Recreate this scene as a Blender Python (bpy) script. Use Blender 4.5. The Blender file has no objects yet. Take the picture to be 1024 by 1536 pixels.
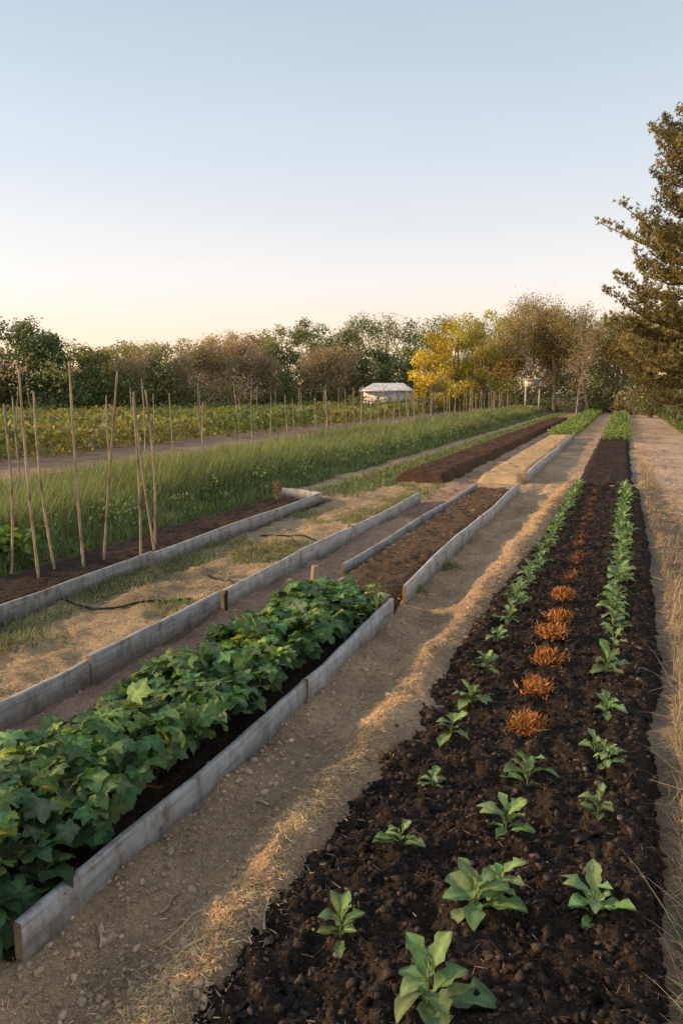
import bpy, math, numpy as np
from mathutils import Vector
rng=np.random.default_rng(7)
scene=bpy.context.scene
RAD=math.radians
# ------------------------------------------------------------ noise
TAB=rng.random((8,256,256))
def vn(x,y,s=0):
    x=np.asarray(x,float);y=np.asarray(y,float)
    xi=np.floor(x).astype(int);yi=np.floor(y).astype(int)
    fx=x-xi;fy=y-yi;fx=fx*fx*(3-2*fx);fy=fy*fy*(3-2*fy)
    T=TAB[s%8];a=T[xi&255,yi&255];b=T[(xi+1)&255,yi&255];c=T[xi&255,(yi+1)&255];d=T[(xi+1)&255,(yi+1)&255]
    return (a*(1-fx)+b*fx)*(1-fy)+(c*(1-fx)+d*fx)*fy
def fbm(x,y,o=4,s=0):
    r=0;a=.5;n=0
    for i in range(o):
        r=r+a*vn(x*2**i+17.3*i,y*2**i+9.1*i,s+i);n+=a;a*=.5
    return r/n-.5
def ss(e0,e1,x):
    t=np.clip((x-e0)/(e1-e0),0,1);return t*t*(3-2*t)
# ------------------------------------------------------------ mesh builder
class MB:
    def __init__(s): s.v=[];s.c=[];s.f=[];s.n=0
    def add(s,v,f,c):
        v=np.asarray(v,float);f=np.asarray(f,int)
        c=np.asarray(c,float)
        if c.ndim==1:c=np.tile(c,(len(v),1))
        s.v.append(v);s.c.append(c);s.f.append(f+s.n);s.n+=len(v)
    def inst(s,tv,tf,P,R,col,shade=None):
        n=len(P)
        if n==0:return
        V=np.einsum('nij,vj->nvi',R,tv)+P[:,None]
        F=(tf[None]+(np.arange(n)*len(tv))[:,None,None]).reshape(-1,tf.shape[1])
        C=np.repeat(col[:,None],len(tv),1)
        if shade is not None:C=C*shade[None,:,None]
        s.add(V.reshape(-1,3),F,C.reshape(-1,3))
    def tube(s,pts,rad,sides,col):
        pts=np.asarray(pts,float);k=len(pts)
        T=np.gradient(pts,axis=0);T/=np.linalg.norm(T,axis=1)[:,None]+1e-9
        up=np.array([0,0,1.]) if abs(T[0,2])<.9 else np.array([1.,0,0])
        A=np.cross(T,up);A/=np.linalg.norm(A,axis=1)[:,None]+1e-9;B=np.cross(T,A)
        th=np.arange(sides)/sides*2*np.pi
        ring=A[:,None]*np.cos(th)[None,:,None]+B[:,None]*np.sin(th)[None,:,None]
        V=(pts[:,None]+ring*np.asarray(rad)[:,None,None]).reshape(-1,3)
        i=np.arange(k-1)[:,None]*sides;j=np.arange(sides)[None];jn=(j+1)%sides
        F=np.stack([i+j,i+jn,i+sides+jn,i+sides+j],-1).reshape(-1,4)
        s.add(V,F,col)
        s.add(V[-sides:],np.array([[0,t,t+1] for t in range(1,sides-1)]),col)
    def build(s,name,mat,smooth=False,parent=None):
        me=bpy.data.meshes.new(name)
        V=np.concatenate(s.v);C=np.concatenate(s.c)
        me.vertices.add(len(V));me.vertices.foreach_set('co',V.ravel().astype(np.float32))
        L=np.concatenate([f.ravel() for f in s.f]).astype(np.int32)
        cnt=np.concatenate([np.full(len(f),f.shape[1]) for f in s.f])
        st=np.concatenate([[0],np.cumsum(cnt)[:-1]]).astype(np.int32)
        me.loops.add(len(L));me.loops.foreach_set('vertex_index',L)
        me.polygons.add(len(cnt));me.polygons.foreach_set('loop_start',st)
        me.update(calc_edges=True)
        at=me.attributes.new('Col','FLOAT_COLOR','POINT')
        at.data.foreach_set('color',np.concatenate([C,np.ones((len(C),1))],1).ravel().astype(np.float32))
        if smooth: me.polygons.foreach_set('use_smooth',np.ones(len(cnt),bool))
        me.materials.append(mat)
        o=bpy.data.objects.new(name,me);scene.collection.objects.link(o)
        if parent:o.parent=parent
        return o
def empty(name):
    e=bpy.data.objects.new(name,None);scene.collection.objects.link(e);return e
def rotm(yaw,pitch,roll,sc):
    n=len(yaw);cz,sz=np.cos(yaw),np.sin(yaw);cx,sx=np.cos(pitch),np.sin(pitch);cy,sy=np.cos(roll),np.sin(roll)
    Z=np.zeros(n);O=np.ones(n)
    A=np.array([[cz,-sz,Z],[sz,cz,Z],[Z,Z,O]]).transpose(2,0,1)
    B=np.array([[O,Z,Z],[Z,cx,-sx],[Z,sx,cx]]).transpose(2,0,1)
    D=np.array([[cy,Z,sy],[Z,O,Z],[-sy,Z,cy]]).transpose(2,0,1)
    R=A@B@D
    sc=np.asarray(sc,float)
    if sc.ndim==1:return R*sc[:,None,None]
    return R*sc[:,None,:]
def nrot(N,sc):
    n=len(N);N=N/(np.linalg.norm(N,axis=1)[:,None]+1e-9)
    t=rng.normal(size=(n,3));a=np.cross(N,t);a/=np.linalg.norm(a,axis=1)[:,None]+1e-9;b=np.cross(N,a)
    return np.stack([a,b,N],-1)*np.asarray(sc)[:,None,None]
def vary(c,n,v=.2,hv=.08):
    c=np.asarray(c,float);k=1+rng.normal(size=(n,1))*v
    return np.clip(c*k*(1+rng.normal(size=(n,3))*hv),.003,1)
# ------------------------------------------------------------ materials
def newmat(name):
    m=bpy.data.materials.new(name);m.use_nodes=True;nt=m.node_tree;nt.nodes.clear()
    return m,nt,nt.nodes.new,nt.links.new
def mix_mul(nt,a,b):
    n=nt.nodes.new('ShaderNodeMix');n.data_type='RGBA';n.blend_type='MULTIPLY';n.inputs[0].default_value=1
    nt.links.new(a,n.inputs[6]);nt.links.new(b,n.inputs[7]);return n.outputs[2]
def ramp(nt,src,stops):
    r=nt.nodes.new('ShaderNodeValToRGB');nt.links.new(src,r.inputs[0])
    e=r.color_ramp.elements
    while len(e)<len(stops):e.new(.5)
    for i,(p,c) in enumerate(stops):e[i].position=p;e[i].color=(c[0],c[1],c[2],1) if hasattr(c,'__len__') else (c,c,c,1)
    return r.outputs[0]
def noise(nt,scale,detail=6,rough=.6,vec=None):
    n=nt.nodes.new('ShaderNodeTexNoise');n.inputs['Scale'].default_value=scale;n.inputs['Detail'].default_value=detail;n.inputs['Roughness'].default_value=rough
    if vec:nt.links.new(vec,n.inputs['Vector'])
    return n.outputs[0]
def obj(nt,scale=None):
    t=nt.nodes.new('ShaderNodeTexCoord').outputs['Object']
    if scale:
        m=nt.nodes.new('ShaderNodeMapping');m.inputs['Scale'].default_value=scale;nt.links.new(t,m.inputs[0]);return m.outputs[0]
    return t
def bump(nt,srcs):
    prev=None
    for s,st,d in srcs:
        b=nt.nodes.new('ShaderNodeBump');b.inputs['Strength'].default_value=st;b.inputs['Distance'].default_value=d
        nt.links.new(s,b.inputs['Height'])
        if prev:nt.links.new(prev,b.inputs['Normal'])
        prev=b.outputs[0]
    return prev
def m_earth(name,lo=.55,hi=1.35,bs=.02,rough=.95):
    m,nt,N,L=newmat(name);o=N('ShaderNodeOutputMaterial');p=N('ShaderNodeBsdfPrincipled');L(p.outputs[0],o.inputs[0])
    a=N('ShaderNodeAttribute');a.attribute_name='Col';v=obj(nt)
    n1=noise(nt,42,6,.72,v);n2=noise(nt,4,3,.6,v);n3=noise(nt,190,2,.6,v)
    c=mix_mul(nt,a.outputs[0],ramp(nt,n1,[(.3,lo),(.5,1.),(.72,hi)]))
    c=mix_mul(nt,c,ramp(nt,n2,[(.3,(.82,.81,.8)),(.7,(1.14,1.12,1.08))]))
    c=mix_mul(nt,c,ramp(nt,n3,[(.32,.7),(.7,1.25)]))
    L(c,p.inputs['Base Color']);p.inputs['Roughness'].default_value=rough;p.inputs['Specular IOR Level'].default_value=.12
    L(bump(nt,[(n1,.9,bs),(n3,.6,bs*.4)]),p.inputs['Normal']);return m
def m_leaf(name,tr=.3,rough=.5,nscale=30,spec=.3):
    m,nt,N,L=newmat(name);o=N('ShaderNodeOutputMaterial');p=N('ShaderNodeBsdfPrincipled');t=N('ShaderNodeBsdfTranslucent');x=N('ShaderNodeMixShader')
    a=N('ShaderNodeAttribute');a.attribute_name='Col';n1=noise(nt,nscale,2,.6,obj(nt))
    c=mix_mul(nt,a.outputs[0],ramp(nt,n1,[(.3,.75),(.7,1.25)]))
    L(c,p.inputs['Base Color']);p.inputs['Roughness'].default_value=rough;p.inputs['Specular IOR Level'].default_value=spec
    tc=N('ShaderNodeMix');tc.data_type='RGBA';tc.blend_type='MULTIPLY';tc.inputs[0].default_value=1;L(c,tc.inputs[6]);tc.inputs[7].default_value=(1.6,1.5,.7,1)
    L(tc.outputs[2],t.inputs[0]);x.inputs[0].default_value=tr
    L(p.outputs[0],x.inputs[1]);L(t.outputs[0],x.inputs[2]);L(x.outputs[0],o.inputs[0]);return m
def m_wood(name,base,axis,rough=.75,st=1.0):
    m,nt,N,L=newmat(name);o=N('ShaderNodeOutputMaterial');p=N('ShaderNodeBsdfPrincipled');L(p.outputs[0],o.inputs[0])
    a=N('ShaderNodeAttribute');a.attribute_name='Col'
    n1=noise(nt,1,6,.65,obj(nt,axis));n2=noise(nt,6,5,.68,obj(nt));n3=noise(nt,1,3,.6,obj(nt,(25,25,9) if st>1 else (3,3,3)))
    c=mix_mul(nt,a.outputs[0],ramp(nt,n1,[(.3,.6),(.5,1.),(.75,1.2)]))
    c=mix_mul(nt,c,ramp(nt,n2,[(.30,(.42,.35,.28)),(.44,(.88,.85,.80)),(.58,(1,1,1)),(.72,(1.2,1.2,1.22))]))
    c=mix_mul(nt,c,ramp(nt,n3,[(.35,(.72,.68,.62)),(.5,(1,1,1)),(.7,(1.1,1.1,1.1))]))
    L(c,p.inputs['Base Color']);p.inputs['Roughness'].default_value=rough
    L(bump(nt,[(n1,.6,.005),(n2,.3,.005)]),p.inputs['Normal']);return m
M_ground=m_earth('ground_dirt',.6,1.35,.025);M_soil=m_earth('dark_soil',.3,1.9,.04)
M_stone=m_earth('pebble',.8,1.15,.004,.85);M_clod=m_earth('clod',.6,1.4,.01)
M_straw=m_leaf('straw',.15,.7);M_leaf=m_leaf('leaf',.3,.6,45,.25);M_far=m_leaf('foliage',.3,.6,2)
M_grass=m_leaf('grass_blade',.3,.55,3)
M_board=m_wood('weathered_board',None,(40,2.5,40),.8,2);M_boardx=m_wood('weathered_board_x',None,(2.5,40,40),.8,2)
M_stake=m_wood('bamboo',None,(60,60,6));M_bark=m_wood('bark',None,(9,9,2),.95)
M_paint=m_wood('painted_wall',None,(3,3,1),.6)
# ------------------------------------------------------------ terrain
def gh(x,y):
    x=np.asarray(x,float);y=np.asarray(y,float)
    near=1-ss(10,25,y)
    h=.07*fbm(x*1.3,y*1.3,3,0)+(.085*fbm(x*4,y*3.2,3,2)+.04*fbm(x*11,y*11,3,6))*(.35+.65*near)+.02*fbm(x*24,y*24,2,4)
    wob=.05*(fbm(x*0+3,y*1.2,3,5))
    h+=.085*np.exp(-((x+1.03+wob-.018*np.clip(y,0,13))/.12)**2)*(y<13.2)
    h-=.04*np.exp(-((x+1.25+.1*fbm(y*.9,y*0+2,2,6))/.11)**2)*(y<14)
    h+=.04*np.exp(-((x-.45+wob)/.12)**2)*(y<14)
    h+=.10*ss(-5,-6,x)*1.0
    return h
def wrf(y): return .19+.14*ss(1.5,6.5,y)
def bh(x,y):
    x=np.asarray(x,float);y=np.asarray(y,float)
    wl=-.98+.25*ss(1,12,y)+.10*fbm(y*1.7,y*0,3,1)+.05*fbm(y*11,y*0+4,2,1)
    wr=wrf(y)+.02+.07*fbm(y*1.6,y*0+7,3,3)
    prof=ss(wl-.07,wl+.12,x)*(1-ss(wr-.1,wr+.07,x))
    h=-.09+.15*prof+.04*fbm(x*6,y*6,3,1)+.07*fbm(x*18,y*18,3,3)*prof+.04*np.abs(fbm(x*42,y*42,2,5))*prof
    return h
def zcol(x,y):
    n=fbm(x*.9,y*.35,4,2);n2=fbm(x*5,y*5,3,6);xx=x+.25*n+.12*n2
    C=np.zeros(x.shape+(3,))
    tan=np.array([.57,.39,.24]);C[:]=tan
    def put(mask,c):
        nonlocal C
        C=C*(1-mask[...,None])+np.asarray(c)*mask[...,None]
    def band(a,b,w=.08,y0=-99,y1=999):
        return ss(a-w,a+w,xx)*(1-ss(b-w,b+w,xx))*ss(y0-.3,y0+.3,y+n2)*(1-ss(y1-.3,y1+.3,y+n2))
    put(band(-2.72,-2.0),(.47,.305,.215))
    put(band(-4.1,-2.72),(.51,.365,.215))
    put(band(-4.1,-2.72)*ss(.02,.16,fbm(x*1.6,y*.9,3,4)),(.26,.225,.09))
    put(band(-5.0,-4.0,.05,-9,10.2),(.09,.06,.042))
    put(band(-4.5,-3.7,.1,11,60),(.19,.2,.08))
    put(band(-8.6,-5.1,.15),(.13,.16,.055));put(band(-5.2,-4.9,.1,-9,10.5),(.17,.19,.07))
    put(band(-13,-8.2,.3),(.38,.26,.18))
    put(1-ss(-13.3,-12.7,xx),(.17,.15,.07))
    put(band(-30,-12.8)*ss(-.2,.2,np.sin(xx*2*np.pi/2.4)),(.26,.2,.12))
    put(ss(2.1,2.6,xx),(.14,.16,.06));put(band(.2,.75,.08,-9,16),(.36,.265,.175))
    put(band(.7,2.2,.1),(.58,.42,.29))
    put(ss(62,70,y+4*n),(.15,.14,.065))
    k=1+.5*fbm(x*2.5,y*2.5,4,3);C*=k[...,None]
    C*=(1-.22*ss(.02,.2,fbm(x*1.1+5,y*1.1,3,1)))[...,None]
    return np.clip(C,.01,.75)
def cum(segs):
    out=[segs[0][0]]
    for a,b,s0,s1 in segs:
        while out[-1]<b-1e-6:
            t=(out[-1]-a)/(b-a);out.append(out[-1]+s0+(s1-s0)*t)
        out[-1]=b
    return np.array(out)
gx=cum([(-500,-40,60,10),(-40,-6,2,.15),(-6,-3,.08,.03),(-3,1.2,.018,.018),(1.2,4,.05,.25),(4,40,.5,5),(40,500,20,80)])
gy=cum([(-60,-2,10,.8),(-2,1,.4,.05),(1,5,.018,.026),(5,14,.03,.09),(14,60,.1,.7),(60,700,2,80)])
X,Y=np.meshgrid(gx,gy,indexing='ij')
def gridmesh(name,X,Y,Z,C,mat,parent=None):
    a,b=X.shape;i=np.arange(a-1)[:,None]*b;j=np.arange(b-1)[None]
    F=np.stack([i+j,i+b+j,i+b+j+1,i+j+1],-1).reshape(-1,4)
    m=MB();m.add(np.stack([X,Y,Z],-1).reshape(-1,3),F,C.reshape(-1,3));return m.build(name,mat,True,parent)
Z=gh(X,Y)
inb=((X>-2.14)&(X<-1.52)&(Y<12)&(Y>1.4));Z=np.where(inb,Z-.05,Z)
Z=np.where((X>-.72)&(X<.08)&(Y<12.7),Z-.06,Z)
gridmesh('ground',X,Y,Z,zcol(X,Y),M_ground)
bx=cum([(-1.15,.46,.012,.012)]);by=cum([(.9,4,.012,.014),(4,12.95,.016,.05)])
BX,BY=np.meshgrid(bx,by,indexing='ij');BZ=bh(BX,BY)
bc=np.array([.059,.043,.033])*(1+.7*fbm(BX*3,BY*3,4,2))[...,None]
rust=np.exp(-((BX+.33)/.08)**2)*ss(5.5,7.5,BY)*.4;bc=bc*(1-rust[...,None])+np.array([.13,.06,.03])*rust[...,None]
gridmesh('soil_bed',BX,BY,BZ,bc,M_soil)
def simplebed(name,x0,x1,y0,y1,h,col,res=.03,amp=1,mat=None,parent=None,base=0.0):
    n=max(6,int((x1-x0)/res));m=max(6,int((y1-y0)/(res*1.6)))
    A,B=np.meshgrid(np.linspace(x0,x1,n),np.linspace(y0,y1,m),indexing='ij')
    wl=.06*fbm(B*2,B*0+x0,3,2);e=(x1-x0)*.18
    p=ss(x0,x0+e,A+wl)*(1-ss(x1-e,x1,A+wl))*ss(y0,y0+.25,B+wl)*(1-ss(y1-.3,y1,B))
    Zz=base-.07+(h+.07)*p+amp*(.05*fbm(A*7,B*7,3,4)+.035*fbm(A*19,B*19,2,1))*(.3+.7*p)
    Cc=np.asarray(col)*(1+.5*fbm(A*3,B*3,4,5))[...,None]
    return gridmesh(name,A,B,Zz,np.clip(Cc,.01,1),mat or M_soil,parent)
simplebed('soil_bed',-.78,.33,13.15,27,.07,(.065,.048,.036),.04)
simplebed('soil_bed',-4.95,-4.05,1.5,10.0,.06,(.085,.058,.042),.022)
simplebed('soil_mound',-3.9,-2.75,12.6,44,.16,(.125,.068,.042),.05,1.6)
def board(name,p0,p1,z0,z1,th,parent,col=(.33,.335,.33),seg=14,mat=None,lean=0):
    p0=np.array(p0,float);p1=np.array(p1,float);d=p1-p0;L=np.linalg.norm(d);d/=L;nrm=np.array([-d[1],d[0]])
    t=np.linspace(0,L,seg);bowv=.008*np.sin(t/L*np.pi*2+rng.random()*6)+.012*np.sin(t/L*np.pi+rng.random()*6)
    zt=.008*np.sin(t*2.1+rng.random()*6)+rng.normal(size=seg)*.002
    c=.004;prof=[(-.5*th,z0),(-.5*th,z1-c),(-.5*th+c,z1),(.5*th-c,z1),(.5*th,z1-c),(.5*th,z0)]
    V=[];k=len(prof)
    for i in range(seg):
        for a,z in prof:
            q=p0+d*t[i]+nrm*(a+bowv[i]+lean*z);V.append((q[0],q[1],z+(zt[i] if z>z0 else 0)))
    F=[(i*k+j,i*k+(j+1)%k,(i+1)*k+(j+1)%k,(i+1)*k+j) for i in range(seg-1) for j in range(k)]
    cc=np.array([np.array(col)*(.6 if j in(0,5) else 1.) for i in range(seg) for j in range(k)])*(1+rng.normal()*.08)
    m=MB();m.add(V,F,cc);m.add([V[i] for i in range(k)],[tuple(range(k))[::-1]],(.3,.2,.12))
    m.add([V[(seg-1)*k+i] for i in range(k)],[tuple(range(k))],(.3,.2,.12))
    return m.build(name,mat or M_board,False,parent)
def peg(parent,x,y,h=.17,s=.02,col=(.3,.22,.14)):
    m=MB();m.tube([(x,y,-.05),(x,y,h*.6),(x+.004,y,h)],[s,s,s*.9],4,col);m.build('peg',M_stake,False,parent)
G=(.40,.385,.365);G2=(.5,.485,.465)
e=empty('raised_garden_bed')
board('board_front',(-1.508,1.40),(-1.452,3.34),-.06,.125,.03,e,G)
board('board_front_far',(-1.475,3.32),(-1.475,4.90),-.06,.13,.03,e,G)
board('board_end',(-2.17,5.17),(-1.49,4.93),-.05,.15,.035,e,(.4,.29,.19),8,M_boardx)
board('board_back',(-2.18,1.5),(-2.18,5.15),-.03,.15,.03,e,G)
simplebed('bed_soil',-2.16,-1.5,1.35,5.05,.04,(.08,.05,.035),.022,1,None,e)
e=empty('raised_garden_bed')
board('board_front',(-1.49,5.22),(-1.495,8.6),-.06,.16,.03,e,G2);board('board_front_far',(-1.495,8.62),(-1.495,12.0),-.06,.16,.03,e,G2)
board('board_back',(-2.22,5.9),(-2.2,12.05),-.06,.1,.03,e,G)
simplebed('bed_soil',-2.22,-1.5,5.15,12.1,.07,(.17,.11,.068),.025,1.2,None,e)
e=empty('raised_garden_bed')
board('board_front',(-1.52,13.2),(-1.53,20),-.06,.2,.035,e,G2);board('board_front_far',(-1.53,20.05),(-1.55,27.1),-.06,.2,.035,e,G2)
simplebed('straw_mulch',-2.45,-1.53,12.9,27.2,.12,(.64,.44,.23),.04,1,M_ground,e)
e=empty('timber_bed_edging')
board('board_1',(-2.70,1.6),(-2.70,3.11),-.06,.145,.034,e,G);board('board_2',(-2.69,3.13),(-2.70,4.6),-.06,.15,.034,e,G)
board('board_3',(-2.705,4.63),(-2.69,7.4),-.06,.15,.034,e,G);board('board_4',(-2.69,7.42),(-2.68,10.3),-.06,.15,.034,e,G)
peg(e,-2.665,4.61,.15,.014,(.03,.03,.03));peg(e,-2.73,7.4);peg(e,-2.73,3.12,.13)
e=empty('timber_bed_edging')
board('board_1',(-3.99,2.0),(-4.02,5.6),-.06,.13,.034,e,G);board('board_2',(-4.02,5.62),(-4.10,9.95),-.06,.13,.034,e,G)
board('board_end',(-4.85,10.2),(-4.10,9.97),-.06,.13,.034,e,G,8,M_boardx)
e=empty('wooden_post');m=MB();m.tube([(-2.3,5.42,-.05),(-2.295,5.42,.12),(-2.29,5.42,.19)],[.032,.031,.028],7,(.42,.3,.18));m.build('post',M_stake,False,e)
# ------------------------------------------------------------ stones, clods, straw
def ico(sub,j,seed):
    import bmesh
    bm=bmesh.new();bmesh.ops.create_icosphere(bm,subdivisions=sub,radius=1)
    v=np.array([q.co[:] for q in bm.verts]);f=np.array([[w.index for w in q.verts] for q in bm.faces]);bm.free()
    r=np.random.default_rng(seed);d=r.normal(size=(len(v),1))*j;return v*(1+d),f
def scatter_rocks(mb,P,size,col,sub=1,j=.15,flat=.6):
    n=len(P)
    for k in range(5):
        s=slice(k,n,5);tv,tf=ico(sub,j,k);q=P[s];m=len(q)
        sc=size[s][:,None]*np.stack([rng.uniform(.7,1.3,m),rng.uniform(.7,1.3,m),rng.uniform(flat-.2,flat+.2,m)],1)
        mb.inst(tv,tf,q,rotm(rng.random(m)*6.3,rng.normal(size=m)*.3,rng.normal(size=m)*.3,sc),col[s])
def ydist(n,y0,y1):
    u=rng.random(n);return y0*(y1/y0)**u
m=MB();n=20000;x=rng.uniform(-1.02,.3,n);y=ydist(n,1.1,9);z=bh(x,y);k=z>gh(x,y)-.01;x,y,z=x[k],y[k],z[k];n=len(x)
scatter_rocks(m,np.stack([x,y,z+.001],1),.003+.013*rng.random(n)**5,vary((.059,.043,.033),n,.45,.03),1,.3,.8);m.build('soil_clods',M_clod)
m=MB();n=6500;x=np.concatenate([rng.uniform(-1.48,-.9,n//2),rng.normal(-1.38,.08,n//4),rng.uniform(-4,-2.2,n-n//2-n//4)]);y=ydist(n,1.1,11)
scatter_rocks(m,np.stack([x,y,gh(x,y)+.001],1),.0025+.012*rng.random(n)**6,vary((.52,.37,.24),n,.18,.03),1,.22,.7);m.build('gravel',M_stone)
m=MB();n=130;x=np.concatenate([rng.normal(-1.38,.07,70),rng.uniform(-1.4,-.95,60)]);y=ydist(n,1.1,7)
scatter_rocks(m,np.stack([x,y,gh(x,y)+.002],1),.007+.016*rng.random(n)**2.5,vary((.52,.39,.27),n,.18,.03),2,.06,.65);m.build('stones',M_stone,True)
m=MB();n=220;x=rng.uniform(-1.0,.25,n);y=ydist(n,1.1,9);z=np.maximum(bh(x,y),gh(x,y))
scatter_rocks(m,np.stack([x,y,z+.003],1),.004+.011*rng.random(n)**3,vary((.19,.14,.11),n,.3,.03),2,.06,.65);m.build('pebbles',M_stone)
tv=np.array([[-.5,0,0],[.5,0,0],[.45,.5,.04],[-.4,.5,.04],[.2,1,0],[-.2,1,0]]);tf=np.array([[0,1,2,3],[3,2,4,5]])
m=MB()
def straw(xf,n,y0,y1,col,lmin=.012,lmax=.05,w=.0022,fn=gh):
    y=ydist(n,y0,y1);x=xf(n,y);L=lmin+(lmax-lmin)*rng.random(n)**2;dist=np.maximum(1,y/4)
    P=np.stack([x,y,fn(x,y)+.004],1)
    m.inst(tv,tf,P,rotm(rng.random(n)*6.3,rng.normal(size=n)*.18,rng.normal(size=n)*.5,np.stack([w*dist*(.6+rng.random(n)),L*np.sqrt(dist),L],1)),vary(col,n,.25))
mx=lambda x,y:np.maximum(gh(x,y),bh(x,y))
straw(lambda n,y:rng.normal(-1.01,.06,n)+.018*(y-1),14000,1.1,13,(.68,.46,.23),.008,.035,fn=mx)
straw(lambda n,y:rng.uniform(-1.45,-.95,n),5500,1.1,13,(.6,.43,.26),.006,.035)
straw(lambda n,y:rng.uniform(-4.0,-2.72,n),12000,2,12,(.6,.45,.27),.02,.07)
straw(lambda n,y:rng.uniform(-2.68,-2.2,n),4500,2,12,(.52,.37,.25),.01,.05)
straw(lambda n,y:wrf(y)+.03+rng.uniform(0,.55,n),9000,1.1,14,(.5,.37,.23),.03,.1,fn=mx)
straw(lambda n,y:rng.uniform(-.95,.2,n),1900,1.1,9,(.24,.17,.1),.01,.05,fn=bh)
straw(lambda n,y:rng.uniform(-2.15,-1.5,n),2500,5.2,12,(.3,.2,.12),.015,.05,fn=lambda x,y:x*0+.07)
m.build('straw_litter',M_straw)
m=MB()
for (x,y,L,a) in [(-1.2,1.62,.16,1.0),(-1.28,1.75,.1,1.4),(-1.13,1.52,.14,.6),(-1.35,1.55,.09,2.2),(-1.1,1.9,.1,1.9),(-.86,1.62,.2,1.9),(-1.22,2.4,.08,2.8)]:
    pts=[(x+math.cos(a)*L*t+.006*math.sin(t*7),y+math.sin(a)*L*t,float(gh(x+math.cos(a)*L*t,y+math.sin(a)*L*t))+.008) for t in np.linspace(0,1,6)]
    m.tube(pts,[.004,.006,.005,.005,.004,.002],6,(.55,.4,.25))
m.build('sticks',M_stake)
e=empty('irrigation_hose');m=MB()
for pts in ([(-3.95,4.35),(-3.6,4.3),(-3.3,4.45),(-3.05,4.75)],[(-3.35,5.5),(-3.1,5.4),(-2.9,5.2),(-2.74,5.05)],[(-3.7,7.2),(-3.3,7.3),(-2.9,7.25)]):
    p=np.array(pts);t=np.linspace(0,len(p)-1,14);q=np.stack([np.interp(t,range(len(p)),p[:,0]),np.interp(t,range(len(p)),p[:,1])],1)
    m.tube(np.column_stack([q,gh(q[:,0],q[:,1])+.012]),[.009]*14,6,(.02,.02,.02))
m.build('hose',M_stake,True,e)
# ------------------------------------------------------------ leaf templates
def lobed(seed):
    r=np.random.default_rng(seed);K=30
    a=np.linspace(-np.pi,np.pi,K,endpoint=False)
    R=.50+.075*np.cos(5*a)+.035*np.cos(15*a+.5)+r.normal(size=K)*.018;R*=1-.35*np.exp(-((np.abs(a)-np.pi)/.3)**2)
    R*=1+.08*np.cos(a)
    V=[(0,0,0)]
    for fr in (.5,1):
        for i in range(K):
            V.append((-np.sin(a[i])*R[i]*fr,np.cos(a[i])*R[i]*fr,0))
    V=np.array(V);rr=np.hypot(V[:,0],V[:,1])
    V[:,2]=.28*np.abs(V[:,0])-.45*rr**2+.09*np.cos(5*np.arctan2(V[:,0],V[:,1])+np.pi)*rr+.07*r.normal(size=len(V))*rr
    V[:,1]+=.35
    F=[]
    for i in range(K):
        j=(i+1)%K;F.append((0,1+i,1+j));F.append((1+i,1+K+i,1+K+j));F.append((1+i,1+K+j,1+j))
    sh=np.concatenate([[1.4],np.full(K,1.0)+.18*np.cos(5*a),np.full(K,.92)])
    return V,np.array(F),sh
def spoon(seed,wide=.42,bend=.6,narrow=1.0,wav=.05):
    nl,nw=9,5;V=[];sh=[]
    for i in range(nl):
        t=i/(nl-1);w=wide*(t**1.1*(1-t**4.0)*1.6+.06)*narrow
        if t==1:w=.03
        w*=1+.2*math.sin(t*17+seed)
        for j in range(nw):
            s=(j-(nw-1)/2)/((nw-1)/2)
            y=math.sin(t*bend*1.2)/(bend*1.2);z=-(1-math.cos(t*bend*1.2))/(bend*1.2)
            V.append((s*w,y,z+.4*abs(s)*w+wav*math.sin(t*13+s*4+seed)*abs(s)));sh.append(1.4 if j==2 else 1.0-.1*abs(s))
    F=[(i*nw+j,i*nw+j+1,(i+1)*nw+j+1,(i+1)*nw+j) for i in range(nl-1) for j in range(nw-1)]
    return np.array(V),np.array(F),np.array(sh)
LOB=[lobed(i) for i in range(4)];SPO=[spoon(i,.27,b) for i,b in enumerate([.5,.9,1.3])]
m=MB();n=2000
x=-1.83+rng.uniform(-.36,.26,n);y=rng.uniform(1.1,4.75,n)
def cropH(x,y): return .07+.20*(1-((x+1.83)/.43)**2)*(1-.25*ss(3.8,4.8,y))+.22*fbm(x*4.5,y*4.5,2,3)
z=cropH(x,y)*rng.uniform(.68,1.16,n)
yaw=np.arctan2(-(x+1.83)/.36-rng.normal(size=n)*.8,(rng.random(n)-.5)+rng.normal(size=n)*.8)
pit=-.05-.4*np.abs(x+1.83)/.36+rng.normal(size=n)*.45
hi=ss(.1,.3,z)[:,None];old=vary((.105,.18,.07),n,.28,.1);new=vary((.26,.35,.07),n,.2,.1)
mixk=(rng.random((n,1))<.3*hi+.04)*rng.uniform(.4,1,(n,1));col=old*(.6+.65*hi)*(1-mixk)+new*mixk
sc=rng.uniform(.06,.125,n)*(1-.35*mixk[:,0])
for k in range(4):
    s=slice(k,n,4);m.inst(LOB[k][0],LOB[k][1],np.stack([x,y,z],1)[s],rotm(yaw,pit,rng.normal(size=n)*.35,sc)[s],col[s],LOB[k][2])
for i in range(0,n,3):
    m.tube([(x[i]*.6-1.83*.4,y[i],.03),(x[i]*.9-.183,y[i],z[i]*.7),(x[i],y[i],z[i])],[.003,.0025,.002],4,(.12,.18,.06))
m.build('leafy_crop_row',M_leaf,True)
m=MB();n=420;x=rng.uniform(-2.1,-1.52,n);y=rng.uniform(4.3,5.0,n);z=.06+.14*rng.random(n)
for k in range(3):
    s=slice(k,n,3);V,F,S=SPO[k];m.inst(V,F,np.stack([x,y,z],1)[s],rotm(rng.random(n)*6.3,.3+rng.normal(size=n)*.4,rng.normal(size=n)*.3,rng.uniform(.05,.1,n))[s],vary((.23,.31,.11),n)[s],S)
m.build('herb_patch',M_leaf,True)
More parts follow.
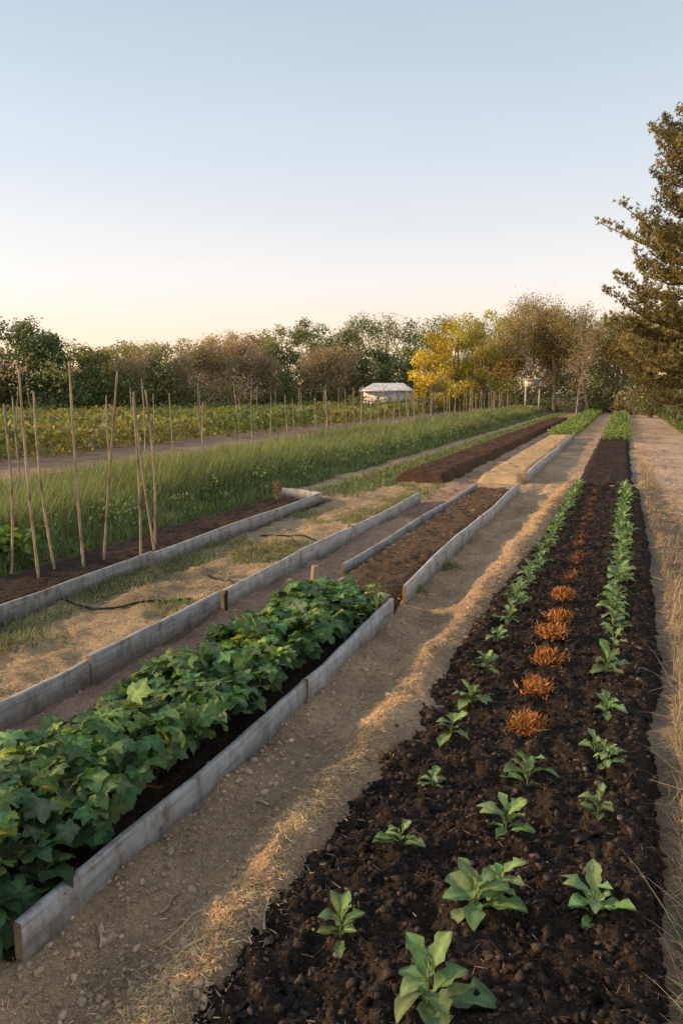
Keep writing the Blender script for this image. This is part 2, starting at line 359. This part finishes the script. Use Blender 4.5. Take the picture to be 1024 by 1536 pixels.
# ------------------------------------------------------------ seedlings
def seedling(mb,x,y,size,z=None,nl=None,col=(.17,.25,.1),up=.85):
    z=float(bh(x,y)) if z is None else z
    nl=nl or rng.integers(9,15)
    yaw=np.arange(nl)*2.4+rng.random()*6+rng.normal(size=nl)*.3
    lev=np.linspace(0,1,nl);pit=.4+up*lev+rng.normal(size=nl)*.22
    P=np.tile([x,y,z],(nl,1))+np.stack([-np.sin(yaw),np.cos(yaw),yaw*0],1)*.006
    P[:,2]+=lev*size*.4
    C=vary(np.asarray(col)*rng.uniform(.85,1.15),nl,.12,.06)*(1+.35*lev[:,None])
    sc=size*.62*(1-.35*lev)*rng.uniform(.6,1.2,nl)
    R=rotm(yaw,pit,rng.normal(size=nl)*.3,sc)
    for k in range(nl):
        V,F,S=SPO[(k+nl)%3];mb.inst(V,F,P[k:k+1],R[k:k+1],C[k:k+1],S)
    mb.tube([(x,y,z-.02),(x,y,z+size*.35)],[.005,.003],5,(.14,.2,.08))
near=[(-.66,1.73,.13),(-.62,2.2,.12),(-.618,2.64,.09),(-.64,3.08,.13),(-.623,3.45,.12),(-.634,3.95,.12),(-.642,4.4,.13),(-.64,4.85,.14),
(-.374,1.60,.2),(-.33,1.98,.17),(-.27,2.06,.15),(-.30,2.42,.15),(-.27,2.80,.17),
(0,2.11,.15),(0.0,2.62,.12),(.02,3.08,.12),(-.03,3.16,.11),(.01,3.57,.14),(-.0,4.09,.17),(.03,4.5,.15),(.02,4.9,.15)]
for a,b,s in near:
    m=MB();seedling(m,a,b,s*1.3);m.build('seedling',M_leaf,True)
m=MB()
for y in np.arange(5.2,12.8,.3):
    seedling(m,-.635+.004*(y-5)+rng.normal()*.015,y+rng.normal()*.05,.21)
for y in np.arange(5.15,12.8,.22):
    seedling(m,.03+.012*(y-5)+rng.normal()*.02,y+rng.normal()*.05,.22)
m.build('seedling_row',M_leaf,True)
needle=np.array([[-.5,0,0],[.5,0,0],[.35,.6,0],[-.35,.6,0],[0,1,-.08]]);nf=np.array([[0,1,2],[0,2,3],[3,2,4]])
def tuft(mb,x,y,z,r,n,col,w=.07,flat=.9):
    yaw=rng.random(n)*6.3;pit=np.clip(rng.random(n)*1.3+.1,0,1.5)
    P=np.tile([x,y,z],(n,1))+rng.normal(size=(n,3))*[r*.3,r*.3,r*.05];P[:,2]+=rng.random(n)*r*.55
    L=r*rng.uniform(.15,.5,n);mb.inst(needle,nf,P,rotm(yaw,pit,rng.normal(size=n),np.stack([r*w*rng.uniform(.6,1.4,n),L,L],1)),vary(col,n,.35,.12))
for a,b in [(-.325,3.26),(-.33,3.73),(-.32,4.17),(-.33,4.6),(-.325,5.0),(-.33,5.5)]:
    m=MB();tuft(m,a,b,float(bh(a,b)),.11,900,(.42,.18,.055),.07);m.build('russet_plant',M_straw)
m=MB()
for y in np.arange(6.0,12.9,.4):
    tuft(m,-.33+rng.normal()*.02,y,float(bh(-.33,y)),.085 if y<8 else .05,110,(.24,.105,.05),.13)
for y in np.arange(13.3,24,.7):
    tuft(m,-.28+rng.normal()*.04,y,.04,.07,50,(.15,.07,.04),.2)
m.build('russet_plant_row',M_straw)
# ------------------------------------------------------------ grasses
blade=np.array([[-.5,0,0],[.5,0,0],[.42,.4,-.03],[-.42,.4,-.03],[.25,.75,-.14],[-.25,.75,-.14],[0,1,-.3]]);bf=np.array([[0,1,2],[0,2,3],[3,2,4],[3,4,5],[5,4,6]])
blade3=np.array([[-.5,0,0],[.5,0,0],[.4,.55,-.06],[-.4,.55,-.06],[0,1,-.25]])
def blades(mb,x,y,z,L,w,col,lean=.35,v=.22,tp=None):
    n=len(x);a,b=(blade,bf) if tp is None else tp
    mb.inst(a,b,np.stack([x,y,z],1),rotm(rng.random(n)*6.3,np.pi/2-np.abs(rng.normal(size=n))*lean,rng.normal(size=n)*.3,np.stack([w,L,L],1)),vary(col,n,v,.12) if np.ndim(col)==1 else col)
m=MB()
n=90000;y=5*(75/5)**rng.random(n);x=-5.25-2.6*rng.random(n)-.3*fbm(y,y*0,3,2)
H=(.46+.5*fbm(x*.9,y*.5,3,3))*ss(-5.1,-5.9,x);H=np.clip(H,.1,.9)
base=np.array([.20,.25,.1])*(1+.7*fbm(x*.5,y*.3,3,1))[:,None];base=np.clip(base,.01,1)*(1+rng.normal(size=(n,1))*.22)
tip=(rng.random(n)<.14)[:,None];base=base*(1-tip)+np.array([.38,.33,.17])*tip
blades(m,x,y,gh(x,y),H*rng.uniform(.6,1.25,n),.0045+.0008*y,np.clip(base,.01,1),.35,tp=(blade3,nf))
n=9000;y=3.3*(75/3.3)**rng.random(n);x=-5.0-.35*rng.random(n);blades(m,x,y,gh(x,y),rng.uniform(.06,.2,n),.005+.0009*y,(.19,.23,.085),.6)
m.build('tall_grass',M_grass)
m=MB()
n=26000;x=rng.uniform(-4.0,-2.72,n);y=ydist(n,2,12.5);k=(fbm(x*1.6,y*.9,3,4)>.05+.1*rng.random(n));x,y=x[k],y[k];n=len(x)
blades(m,x,y,gh(x,y),rng.uniform(.03,.09,n),.003+.0007*y,(.23,.24,.115),.8)
n=6000;x=rng.uniform(-4.55,-3.75,n);y=ydist(n,10.5,60);blades(m,x,y,gh(x,y),rng.uniform(.05,.16,n),.006+.0008*y,(.19,.23,.085),.6)
n=5000;y=ydist(n,15,70);x=2.2+4*rng.random(n)**1.5;blades(m,x,y,gh(x,y),rng.uniform(.1,.3,n),.01+.001*y,(.16,.2,.07),.5)
for (cx,cy,r,nn) in [(-3.6,3.55,.3,700),(-3.1,4.55,.22,400),(-2.75,4.3,.1,80),(-1.42,6.6,.12,200),(-1.43,5.6,.07,80)]:
    x=rng.normal(cx,r*.5,nn);y=rng.normal(cy,r*.5,nn);blades(m,x,y,gh(x,y),rng.uniform(.03,.09,nn),np.full(nn,.006),(.2,.23,.11),.9)
m.build('weeds',M_grass)
m=MB()
n=13000;y=1.1*(18/1.1)**(rng.random(n)**1.25);x=wrf(y)+.07+np.abs(rng.normal(size=n))*.13
blades(m,x,y,mx(x,y),rng.uniform(.03,.12,n)*(1-.5*ss(5,12,y)),.0018+.0005*y,(.38,.275,.17),1.1)
n=900;y=ydist(n,1.1,6);x=wrf(y)+.07+.2*rng.random(n);blades(m,x,y,mx(x,y),rng.uniform(.15,.36,n),.0014+.0004*y,(.48,.36,.23),.9)
n=160;y=rng.uniform(1.5,2.3,n);x=.24+.08*rng.random(n);blades(m,x,y,mx(x,y),rng.uniform(.04,.09,n),np.full(n,.005),(.2,.25,.09),.7)
m.build('dry_grass',M_straw)
lq=np.array([[0,-.5,0],[.32,0,.06],[0,.5,0],[-.32,0,.06]]);lf=np.array([[0,1,2,3]])
def leafcloud(mb,P,Nn,size,col): mb.inst(lq,lf,P,nrot(Nn,size),col)
m=MB();n=16000;y=ydist(n,25.2,75);x=rng.uniform(-.62,.28,n);x+=.05*np.sin(x*30)
z=rng.random(n)*.22*(.6+fbm(x*3,y*2,2,2)+.5);leafcloud(m,np.stack([x,y,z],1),rng.normal(size=(n,3))*.6+[0,0,.8],rng.uniform(.05,.12,n)*(y/30),vary((.21,.28,.09),n))
m.build('crop_row',M_far)
m=MB();n=16000;y=ydist(n,27.4,80);x=rng.uniform(-2.5,-1.5,n)
z=rng.random(n)*.26*(.6+fbm(x*3,y*2,2,2)+.5);leafcloud(m,np.stack([x,y,z],1),rng.normal(size=(n,3))*.6+[0,0,.8],rng.uniform(.05,.12,n)*(y/30),vary((.22,.29,.09),n))
m.build('crop_row',M_far)
m=MB()
for i,rx in enumerate(np.arange(-13.2,-34,-2.4)):
    n=8000 if i<4 else 4500;y=rng.uniform(2,75,n) if i>1 else 6*(75/6)**rng.random(n)
    x=rx+rng.normal(size=n)*.42;hh=.8*(1+.7*fbm(x*.0+i*3,y*.6,3,i));z=rng.random(n)**.7*hh*(1-.3*np.abs(x-rx))
    g=ss(-.15,.2,fbm(y*.2,y*0+i,3,i))[:,None];c=vary((.15,.2,.065),n)*(1-g)+vary((.27,.255,.08),n)*g
    leafcloud(m,np.stack([x,y,z+.05],1),rng.normal(size=(n,3))+[0,0,.5],rng.uniform(.1,.22,n)*(.8+y/60),c)
m.build('vegetable_rows',M_far)
for (cx,cy,s) in [(-5.5,4.75,.5),(-5.25,5.15,.42),(-5.8,5.3,.5)]:
    m=MB();
    for k in range(4): seedling(m,cx+rng.normal()*.08,cy+rng.normal()*.08,s,.1,12,(.12,.2,.05),1.0)
    m.build('chard_plant',M_leaf,True)
for (cx,cy,h,c) in [(-4.45,9.2,.35,(.3,.17,.09))]:
    m=MB();m.tube([(cx,cy,0),(cx+.02,cy,h)],[.008,.004],5,(.2,.12,.07));
    for k in range(5):tuft(m,cx,cy,h*(.3+.14*k),.09,60,c,.12)
    m.build('dried_plant',M_straw)
m=MB()
for k in range(110):
    y=5*(40/5)**rng.random();x=-5.2-.7*rng.random()**2;z=float(gh(x,y));h=.15+.25*rng.random()
    n=26;P=np.stack([x+rng.normal(size=n)*.08,y+rng.normal(size=n)*.08,z+h*(.2+rng.random(n))],1)
    leafcloud(m,P,rng.normal(size=(n,3)),rng.uniform(.02,.045,n)*(1+y/25),vary((.19,.24,.1),n))
m.build('leafy_weeds',M_far)
# ------------------------------------------------------------ stakes
def stake(mb,b,t,r=.0125,col=(.42,.31,.19),sides=7):
    b=np.array(b,float);t=np.array(t,float);k=22;tt=np.linspace(0,1,k);bend=rng.normal(size=2)*.02
    P=b+(t-b)*tt[:,None];P[:,0]+=bend[0]*np.sin(tt*np.pi);P[:,1]+=bend[1]*np.sin(tt*np.pi)
    R=r*(1-.3*tt)*(1+.16*((np.arange(k)%5)==2));mb.tube(P,R,sides,col)
S=[((-4.53,4.73),(-4.56,4.70),1.78),((-4.45,5.19),(-4.46,5.17),1.86),((-4.42,5.42),(-4.22,5.5),1.78),((-4.23,5.73),(-4.36,5.9),1.55),
((-4.4,6.2),(-4.36,6.1),1.62),((-4.22,5.95),(-4.5,6.1),1.6),((-4.6,5.0),(-4.85,5.15),1.6),((-5.0,4.9),(-5.0,4.95),1.5),((-4.95,4.5),(-4.85,4.45),1.68)]
for (a,b,h) in S:
    m=MB();stake(m,(a[0],a[1],0),(b[0],b[1],h),.0125,np.array([.44,.32,.2])*rng.uniform(.75,1.1));m.build('bamboo_stake',M_stake,True)
m=MB()
for rx,y0,dy in [(-8.3,8.5,1.5),(-8.9,12,2.2),(-12.6,11,2.6),(-7.7,22,2.4),(-16.5,12,3.5)]:
    y=y0
    while y<75:
        x=rx+rng.normal()*.15;h=rng.uniform(1.3,1.9);stake(m,(x,y,0),(x+rng.normal()*.08,y+rng.normal()*.1,h),.012+.0002*y,np.array([.42,.34,.25])*rng.uniform(.7,1.1),5);y+=dy*rng.uniform(.6,1.4)
m.build('garden_stakes',M_stake,True)
# ------------------------------------------------------------ trees
def at(az,D): a=RAD(az);return -math.sin(a)*D,math.cos(a)*D
BK=(.24,.19,.15)
def clump(mb,c,rc,n,size,col,flat=.75,fz=1.0):
    d=rng.normal(size=(n,3));d/=np.linalg.norm(d,axis=1)[:,None]
    r=rc*(.3+.8*rng.random(n)**.7)*(1+.3*np.sin(d[:,0]*5+c[0])*np.cos(d[:,2]*4+c[1]))
    P=np.asarray(c)+d*r[:,None]*[1,1,flat];P[:,2]=np.maximum(P[:,2],.05)
    leafcloud(mb,P,d+rng.normal(size=(n,3))*.6+[0,0,.2],size*rng.uniform(.6,1.4,n),vary(col,n,.22))
def leafy(F,B,x,y,h,r,col,ncl=16,nl=190,size=.26,z0=.1,top=1.0):
    tr=h*.5;pts=[(x,y,-.1),(x+rng.normal()*.15,y,tr*.5),(x+rng.normal()*.25,y,tr),(x,y,h*.8)]
    B.tube(pts,[h*.022,h*.016,h*.01,h*.003],7,BK)
    for i in range(ncl):
        t=(i+rng.random())/ncl;zz=h*(z0+(.93-z0)*t);rr=r*math.sqrt(max(.04,1-((t-.35)/.72)**2))
        a=rng.random()*6.3;q=rr*(.2+.7*rng.random()**.6)
        rc=r*rng.uniform(.26,.42)*(1-.3*t)
        c=(x+math.cos(a)*q,y+math.sin(a)*q,zz-.15*rc)
        clump(F,c,rc,nl,size,np.asarray(col)*rng.uniform(.65,1.4))
        if i%2==0:B.tube([(x,y,min(tr,zz)*.6),((x+c[0])/2,(y+c[1])/2,(min(tr,zz)*.6+c[2])/2),c],[h*.008,h*.005,h*.002],5,BK)
def bare(B,F,x,y,h,spread,col,leafcol=None,depth=5,r0=None,first=.25,nleaf=6,ls=.1,kids=3,rat=(.62,.85)):
    def rec(p,d,L,r,dep):
        pts=[p];q=p.copy();dd=d.copy()
        for i in range(3):
            dd=dd+rng.normal(size=3)*.10+[0,0,.06];dd/=np.linalg.norm(dd);q=q+dd*L/3;pts.append(q.copy())
        B.tube(pts,[r,r*.88,r*.76,r*.62],5 if dep>3 else 3,np.asarray(col)*rng.uniform(.85,1.2))
        if leafcol is not None and dep<=1:
            n=nleaf;P=q+rng.normal(size=(n,3))*max(L*.45,.25);leafcloud(F,P,rng.normal(size=(n,3)),rng.uniform(.6,1.4,n)*ls,vary(leafcol,n))
        if dep==0:return
        for k in range(kids+(rng.random()<.4)):
            t=rng.choice([1,2,3]) if k else 3
            s=spread*rng.uniform(.5,1.2);nd=dd+rng.normal(size=3)*s*.8;nd[2]+=.15;nd/=np.linalg.norm(nd)
            rec(pts[t],nd,L*rng.uniform(*rat),max(r*.6,.008),dep-1)
    rec(np.array([x,y,-.1]),np.array([0,0,1.]),h*first,r0 or h*.018,depth)
F=MB();B=MB()
OL=(.23,.235,.10);DG=(.14,.18,.07);BRN=(.40,.30,.19);GR=(.28,.265,.15)
L=[(66,52,6.2,4,OL),(61,50,5.6,4,DG),(56,53,6.2,4,BRN),(52,50,5.8,4,DG),(49,52,6.0,3.6,OL),(46.5,51,5.0,3.2,BRN),(44,50,6.2,3.2,DG),(41.9,50,5.4,2.8,DG),(39.6,52,4.8,3.4,OL),(37.8,55,5.1,3.4,GR),(35.8,54,4.9,3.4,OL),
(33.8,58,5.6,3.3,GR),(31.8,60,5.2,3.4,OL),(30,62,6.2,3.2,BRN),(28.2,64,6.9,3.2,BRN),(26.6,63,6.2,3.0,OL),(25.0,66,7.6,3.4,OL),(23.2,68,8.4,3.8,DG),(21.2,70,7.8,4,OL),(19.6,74,9.0,4.6,DG),
(17.4,78,10.2,5,OL),(15.6,80,9.8,5,DG),(13.6,82,10.2,4.6,OL),(18.7,66,5.8,3.2,DG),(16.3,66,5.6,3.4,DG),(12.0,76,9,4.4,OL),(9,80,9.5,5,OL),(5,84,10,5,GR),(2,82,9.5,5,OL),(-1.5,70,8.5,4.5,OL),(.6,68,8.2,3.6,OL),(-5,70,9,5,OL),(-10,60,9,5,DG),(-16,55,9,5,OL),(-24,50,9,5,DG),(-32,48,9,5,OL)]
for az,D,h,r,c in L:
    x,y=at(az,D);vis=-6<az<50;leafy(F,B,x,y,h,r,c,25,290 if vis else 120,.18 if vis else .3,.08)
for az in np.arange(-34,72,1.1):
    D=np.interp(az,[-34,-4,10,20,30,45,72],[40,55,72,64,56,47,44])+rng.normal()*1.5
    x,y=at(az+rng.normal()*.3,D);c=[OL,DG,BRN,GR,OL,DG][rng.integers(6)]
    for k in range(6):
        clump(F,(x+rng.normal()*1.2,y+rng.normal()*1.2,rng.uniform(.4,2.9)),rng.uniform(.8,1.4),130,.19,np.asarray(c)*rng.uniform(.7,1.3))
for az,D,h in [(30.6,57,6.4),(29.2,58,6.6),(28,59,6.8),(22.2,60,6.4),(20.9,61,6.6),(23.2,60,6.2),(36.6,50,5),(33,53,5.4),(47,48,5.4),(26,58,5.6)]:
    x,y=at(az,D);bare(B,F,x,y,h,.6,(.42,.33,.25),(.38,.3,.2),5,.08,.27,6,.12)
F.build('distant_trees',M_far);o=B.build('distant_tree_trunks',M_bark)
for az,D,h,r,c in [(13.8,58,6.6,2.4,(.56,.44,.07)),(12.0,60,7.6,2.7,(.48,.41,.08)),(10.1,61,8.6,3.0,(.35,.33,.09))]:
    e=empty('yellow_leaved_tree');F=MB();B=MB();x,y=at(az,D);leafy(F,B,x,y,h,r,c,26,260,.16,.08);F.build('foliage',M_far,False,e);B.build('trunk',M_bark,True,e)
for az,D,h in [(6.9,62,10.6),(4.8,60,11),(2.4,60,10.6),(8.9,66,8.8),(0.2,60,9)]:
    e=empty('willow_tree');F=MB();B=MB();x,y=at(az,D)
    bare(B,F,x,y,h,.58,(.38,.29,.2),(.36,.29,.13),6,.16,.21,9,.13,3,(.72,.9));F.build('foliage',M_far,False,e);B.build('trunk',M_bark,True,e)
e=empty('young_bare_tree');F=MB();B=MB();x,y=at(3.2,50);bare(B,F,x,y,6.2,.5,(.32,.25,.19),(.34,.27,.14),5,.09,.3,5,.09);F.build('foliage',M_far,False,e);B.build('trunk',M_bark,True,e)
# pine
e=empty('pine_tree');F=MB();B=MB();px,py=3.0,35.0;Hh=14.5
tz=np.linspace(0,Hh,14);tp=np.stack([px-.12*np.sin(tz*.35)-.035*tz,py+.1*np.sin(tz*.5),tz-.1],1)
B.tube(tp,.24*(1-tz/Hh*.93),9,(.24,.16,.11))
def tuftn(P0,col,L,n):
    m_=len(P0);P=np.repeat(P0,n,0);d=rng.normal(size=(m_*n,3))+[0,0,.9]
    d/=np.linalg.norm(d,axis=1)[:,None];s=rng.normal(size=(m_*n,3));a=np.cross(d,s);a/=np.linalg.norm(a,axis=1)[:,None];c=np.cross(a,d)
    Ls=L*rng.uniform(.6,1.2,m_*n);R=np.stack([a*.032,d*Ls[:,None],c*Ls[:,None]],-1);F.inst(needle,nf,P,R,vary(col,m_*n,.25))
z=1.4
while z<Hh-.15:
    t=z/Hh;Lm=np.interp(t,[0,.25,.40,.48,.55,.63,.68,.74,.83,.9,1],[4.0,4.4,4.3,3.0,3.9,1.6,2.2,3.0,2.4,1.1,.35])
    for k in range(rng.integers(4,7)):
        a=rng.random()*6.3 if k>1 else rng.normal(np.pi+.3,.5);Lb=Lm*rng.uniform(.5,1.03)
        c0=np.array([np.interp(z,tz,tp[:,0]),np.interp(z,tz,tp[:,1]),z]);dr=np.array([math.cos(a),math.sin(a),0])
        s=np.linspace(0,1,6);pts=c0+dr*Lb*s[:,None];pts[:,2]+=Lb*(-.12*np.sin(s*3.1)+.24*s**2);pts[:,:2]+=rng.normal(size=(6,2))*.04*Lb*s[:,None]
        B.tube(pts,.05*(1-s*.85)*(Lb/3+.4),5,(.22,.15,.1))
        nt=int(16+34*Lb);u=rng.uniform(.25,1.03,nt);side=np.array([-dr[1],dr[0],0])
        P0=np.stack([np.interp(u,s,pts[:,i]) for i in range(3)],1)+side*(rng.normal(size=nt)*.2*Lb*(1.1-u))[:,None]+rng.normal(size=(nt,3))*.08
        P0[:,2]+=rng.random(nt)*.22
        tuftn(P0,np.array([.27,.22,.085])*rng.uniform(.55,1.25),.15,11)
    z+=rng.uniform(.3,.6)
F.build('needles',M_far,False,e);B.build('trunk',M_bark,True,e)
for (x,y,h,r,c) in [(3.4,31,2.3,1.4,DG),(5,29,2.5,1.6,DG),(2.6,42,2.6,1.5,DG),(4.2,38,3,1.8,OL),(1.6,50,2.2,1.6,OL),(6.5,26,2.4,1.6,DG),(0.6,58,1.8,1.5,BRN),(-.9,64,2.5,2,OL)]:
    F=MB();B=MB();e=empty('shrub')
    for k in range(9):
        a=rng.random()*6.3;q=r*rng.random()**.5*.7;c0=(x+math.cos(a)*q,y+math.sin(a)*q,h*rng.uniform(.2,.8));clump(F,c0,r*.42,240,.13,np.asarray(c)*rng.uniform(.5,1.1));B.tube([(x,y,0),c0],[.05,.015],4,BK)
    F.build('foliage',M_far,False,e);B.build('stems',M_bark,True,e)
# ------------------------------------------------------------ shed and notice box
def box(m,x0,x1,y0,y1,z0,z1,c):
    V=[(x0,y0,z0),(x1,y0,z0),(x1,y1,z0),(x0,y1,z0),(x0,y0,z1),(x1,y0,z1),(x1,y1,z1),(x0,y1,z1)]
    m.add(V,[(3,2,1,0),(4,5,6,7),(0,1,5,4),(1,2,6,5),(2,3,7,6),(3,0,4,7)],c)
e=empty('white_shed');x,y=at(17.2,55);e.location=(x,y,-.1);e.rotation_euler=(0,0,RAD(10))
m=MB();box(m,-1.65,1.65,-1.3,1.3,0,1.85,(.75,.72,.68));m.build('walls',M_paint,False,e)
m=MB();P=[(-1.85,-1.5,1.75),(1.85,-1.5,1.75),(1.1,0,2.28),(-1.1,0,2.28),(1.85,1.5,1.75),(-1.85,1.5,1.75)]
P2=[(a,b,c+.07) for a,b,c in P];m.add(P2,[(0,1,2,3),(3,2,4,5)],(.78,.77,.75));m.add(P2,[(0,3,5),(1,4,2)],(.78,.76,.74));m.add(P+P2,[(0,6,7,1),(1,7,10,4),(4,10,11,5),(5,11,6,0)],(.7,.68,.65));m.build('roof',M_paint,False,e)
m=MB();box(m,-.4,.4,-1.34,-1.303,0,1.6,(.6,.56,.5));m.build('door',M_paint,False,e)
F=MB()
for k in range(16):   # hedge in front of the shed walls
    hx,hy=at(14.6+.36*k,52.5);clump(F,(hx+rng.normal()*.3,hy,rng.uniform(.4,.95)),rng.uniform(.5,.75),170,.14,np.asarray(OL)*rng.uniform(.7,1.2))
F.build('hedge',M_far)
e=empty('notice_box');x,y=at(6.4,56);e.location=(x,y,0);e.rotation_euler=(0,0,RAD(8))
m=MB();box(m,-.55,-.43,-.06,.06,0,2.0,(.6,.48,.34));box(m,.43,.55,-.06,.06,0,2.0,(.6,.48,.34));box(m,-.42,.42,-.04,.04,.5,.6,(.5,.4,.3));m.build('legs',M_paint,False,e)
m=MB();box(m,-.58,.58,-.2,.2,2.003,2.45,(.78,.73,.65));m.build('box',M_paint,False,e)
m=MB();box(m,-.66,.66,-.28,.28,2.453,2.52,(.6,.48,.36));m.build('roof',M_paint,False,e)
m=MB();box(m,-.4,.4,-.215,-.203,2.08,2.38,(.4,.35,.28));m.build('panel',M_paint,False,e)
# ------------------------------------------------------------ light, sky, camera
SAZ,SEL=108,18.0
w=bpy.data.worlds.new('World');scene.world=w;w.use_nodes=True;nt=w.node_tree;bg=nt.nodes['Background'];out=nt.nodes['World Output']
sk=nt.nodes.new('ShaderNodeTexSky');sk.sky_type='NISHITA';sk.sun_disc=False;sk.sun_elevation=RAD(SEL);sk.sun_rotation=RAD(-SAZ)
sk.air_density=1.0;sk.dust_density=1.5;sk.ozone_density=1.0
nt.links.new(sk.outputs[0],bg.inputs[0]);bg.inputs[1].default_value=.06
tc=nt.nodes.new('ShaderNodeTexCoord');sp=nt.nodes.new('ShaderNodeSeparateXYZ');nt.links.new(tc.outputs['Generated'],sp.inputs[0])
mp=nt.nodes.new('ShaderNodeMapping');mp.inputs['Scale'].default_value=(1.2,1.6,7);mp.inputs['Rotation'].default_value=(.25,.1,0);nt.links.new(tc.outputs['Generated'],mp.inputs[0])
nz=noise(nt,1.3,3,.5,mp.outputs[0])
ma=nt.nodes.new('ShaderNodeMath');ma.operation='MULTIPLY_ADD';nt.links.new(nz,ma.inputs[0]);ma.inputs[1].default_value=-.07;ma.inputs[2].default_value=.035
mb_=nt.nodes.new('ShaderNodeMath');mb_.operation='ADD';nt.links.new(ma.outputs[0],mb_.inputs[0]);nt.links.new(sp.outputs[2],mb_.inputs[1])
hz=ramp(nt,mb_.outputs[0],[(0,(.95,.60,.38)),(.06,(.93,.68,.51)),(.14,(.82,.73,.67)),(.28,(.60,.635,.66)),(.50,(.39,.46,.54)),(.75,(.32,.37,.44)),(1,(.28,.33,.42))])
b2=nt.nodes.new('ShaderNodeBackground');nt.links.new(hz,b2.inputs[0]);b2.inputs[1].default_value=1.0
ad=nt.nodes.new('ShaderNodeAddShader');nt.links.new(bg.outputs[0],ad.inputs[0]);nt.links.new(b2.outputs[0],ad.inputs[1]);nt.links.new(ad.outputs[0],out.inputs[0])
sl=bpy.data.lights.new('sun','SUN');sl.energy=5.0;sl.angle=RAD(3);sl.color=(1,.68,.38)
so=bpy.data.objects.new('sun',sl);scene.collection.objects.link(so)
dv=Vector((-math.sin(RAD(SAZ))*math.cos(RAD(SEL)),math.cos(RAD(SAZ))*math.cos(RAD(SEL)),math.sin(RAD(SEL))))
so.rotation_euler=dv.to_track_quat('Z','Y').to_euler()
cam=bpy.data.cameras.new('camera');co=bpy.data.objects.new('camera',cam);scene.collection.objects.link(co)
cam.sensor_fit='VERTICAL';cam.sensor_height=36;cam.lens=25.78;cam.clip_end=3000;cam.clip_start=.05
co.location=(0,0,1.6);co.rotation_euler=(RAD(90-9.3),0,RAD(20.8));scene.camera=co
scene.view_settings.view_transform='Standard';scene.view_settings.look='None';scene.view_settings.exposure=0
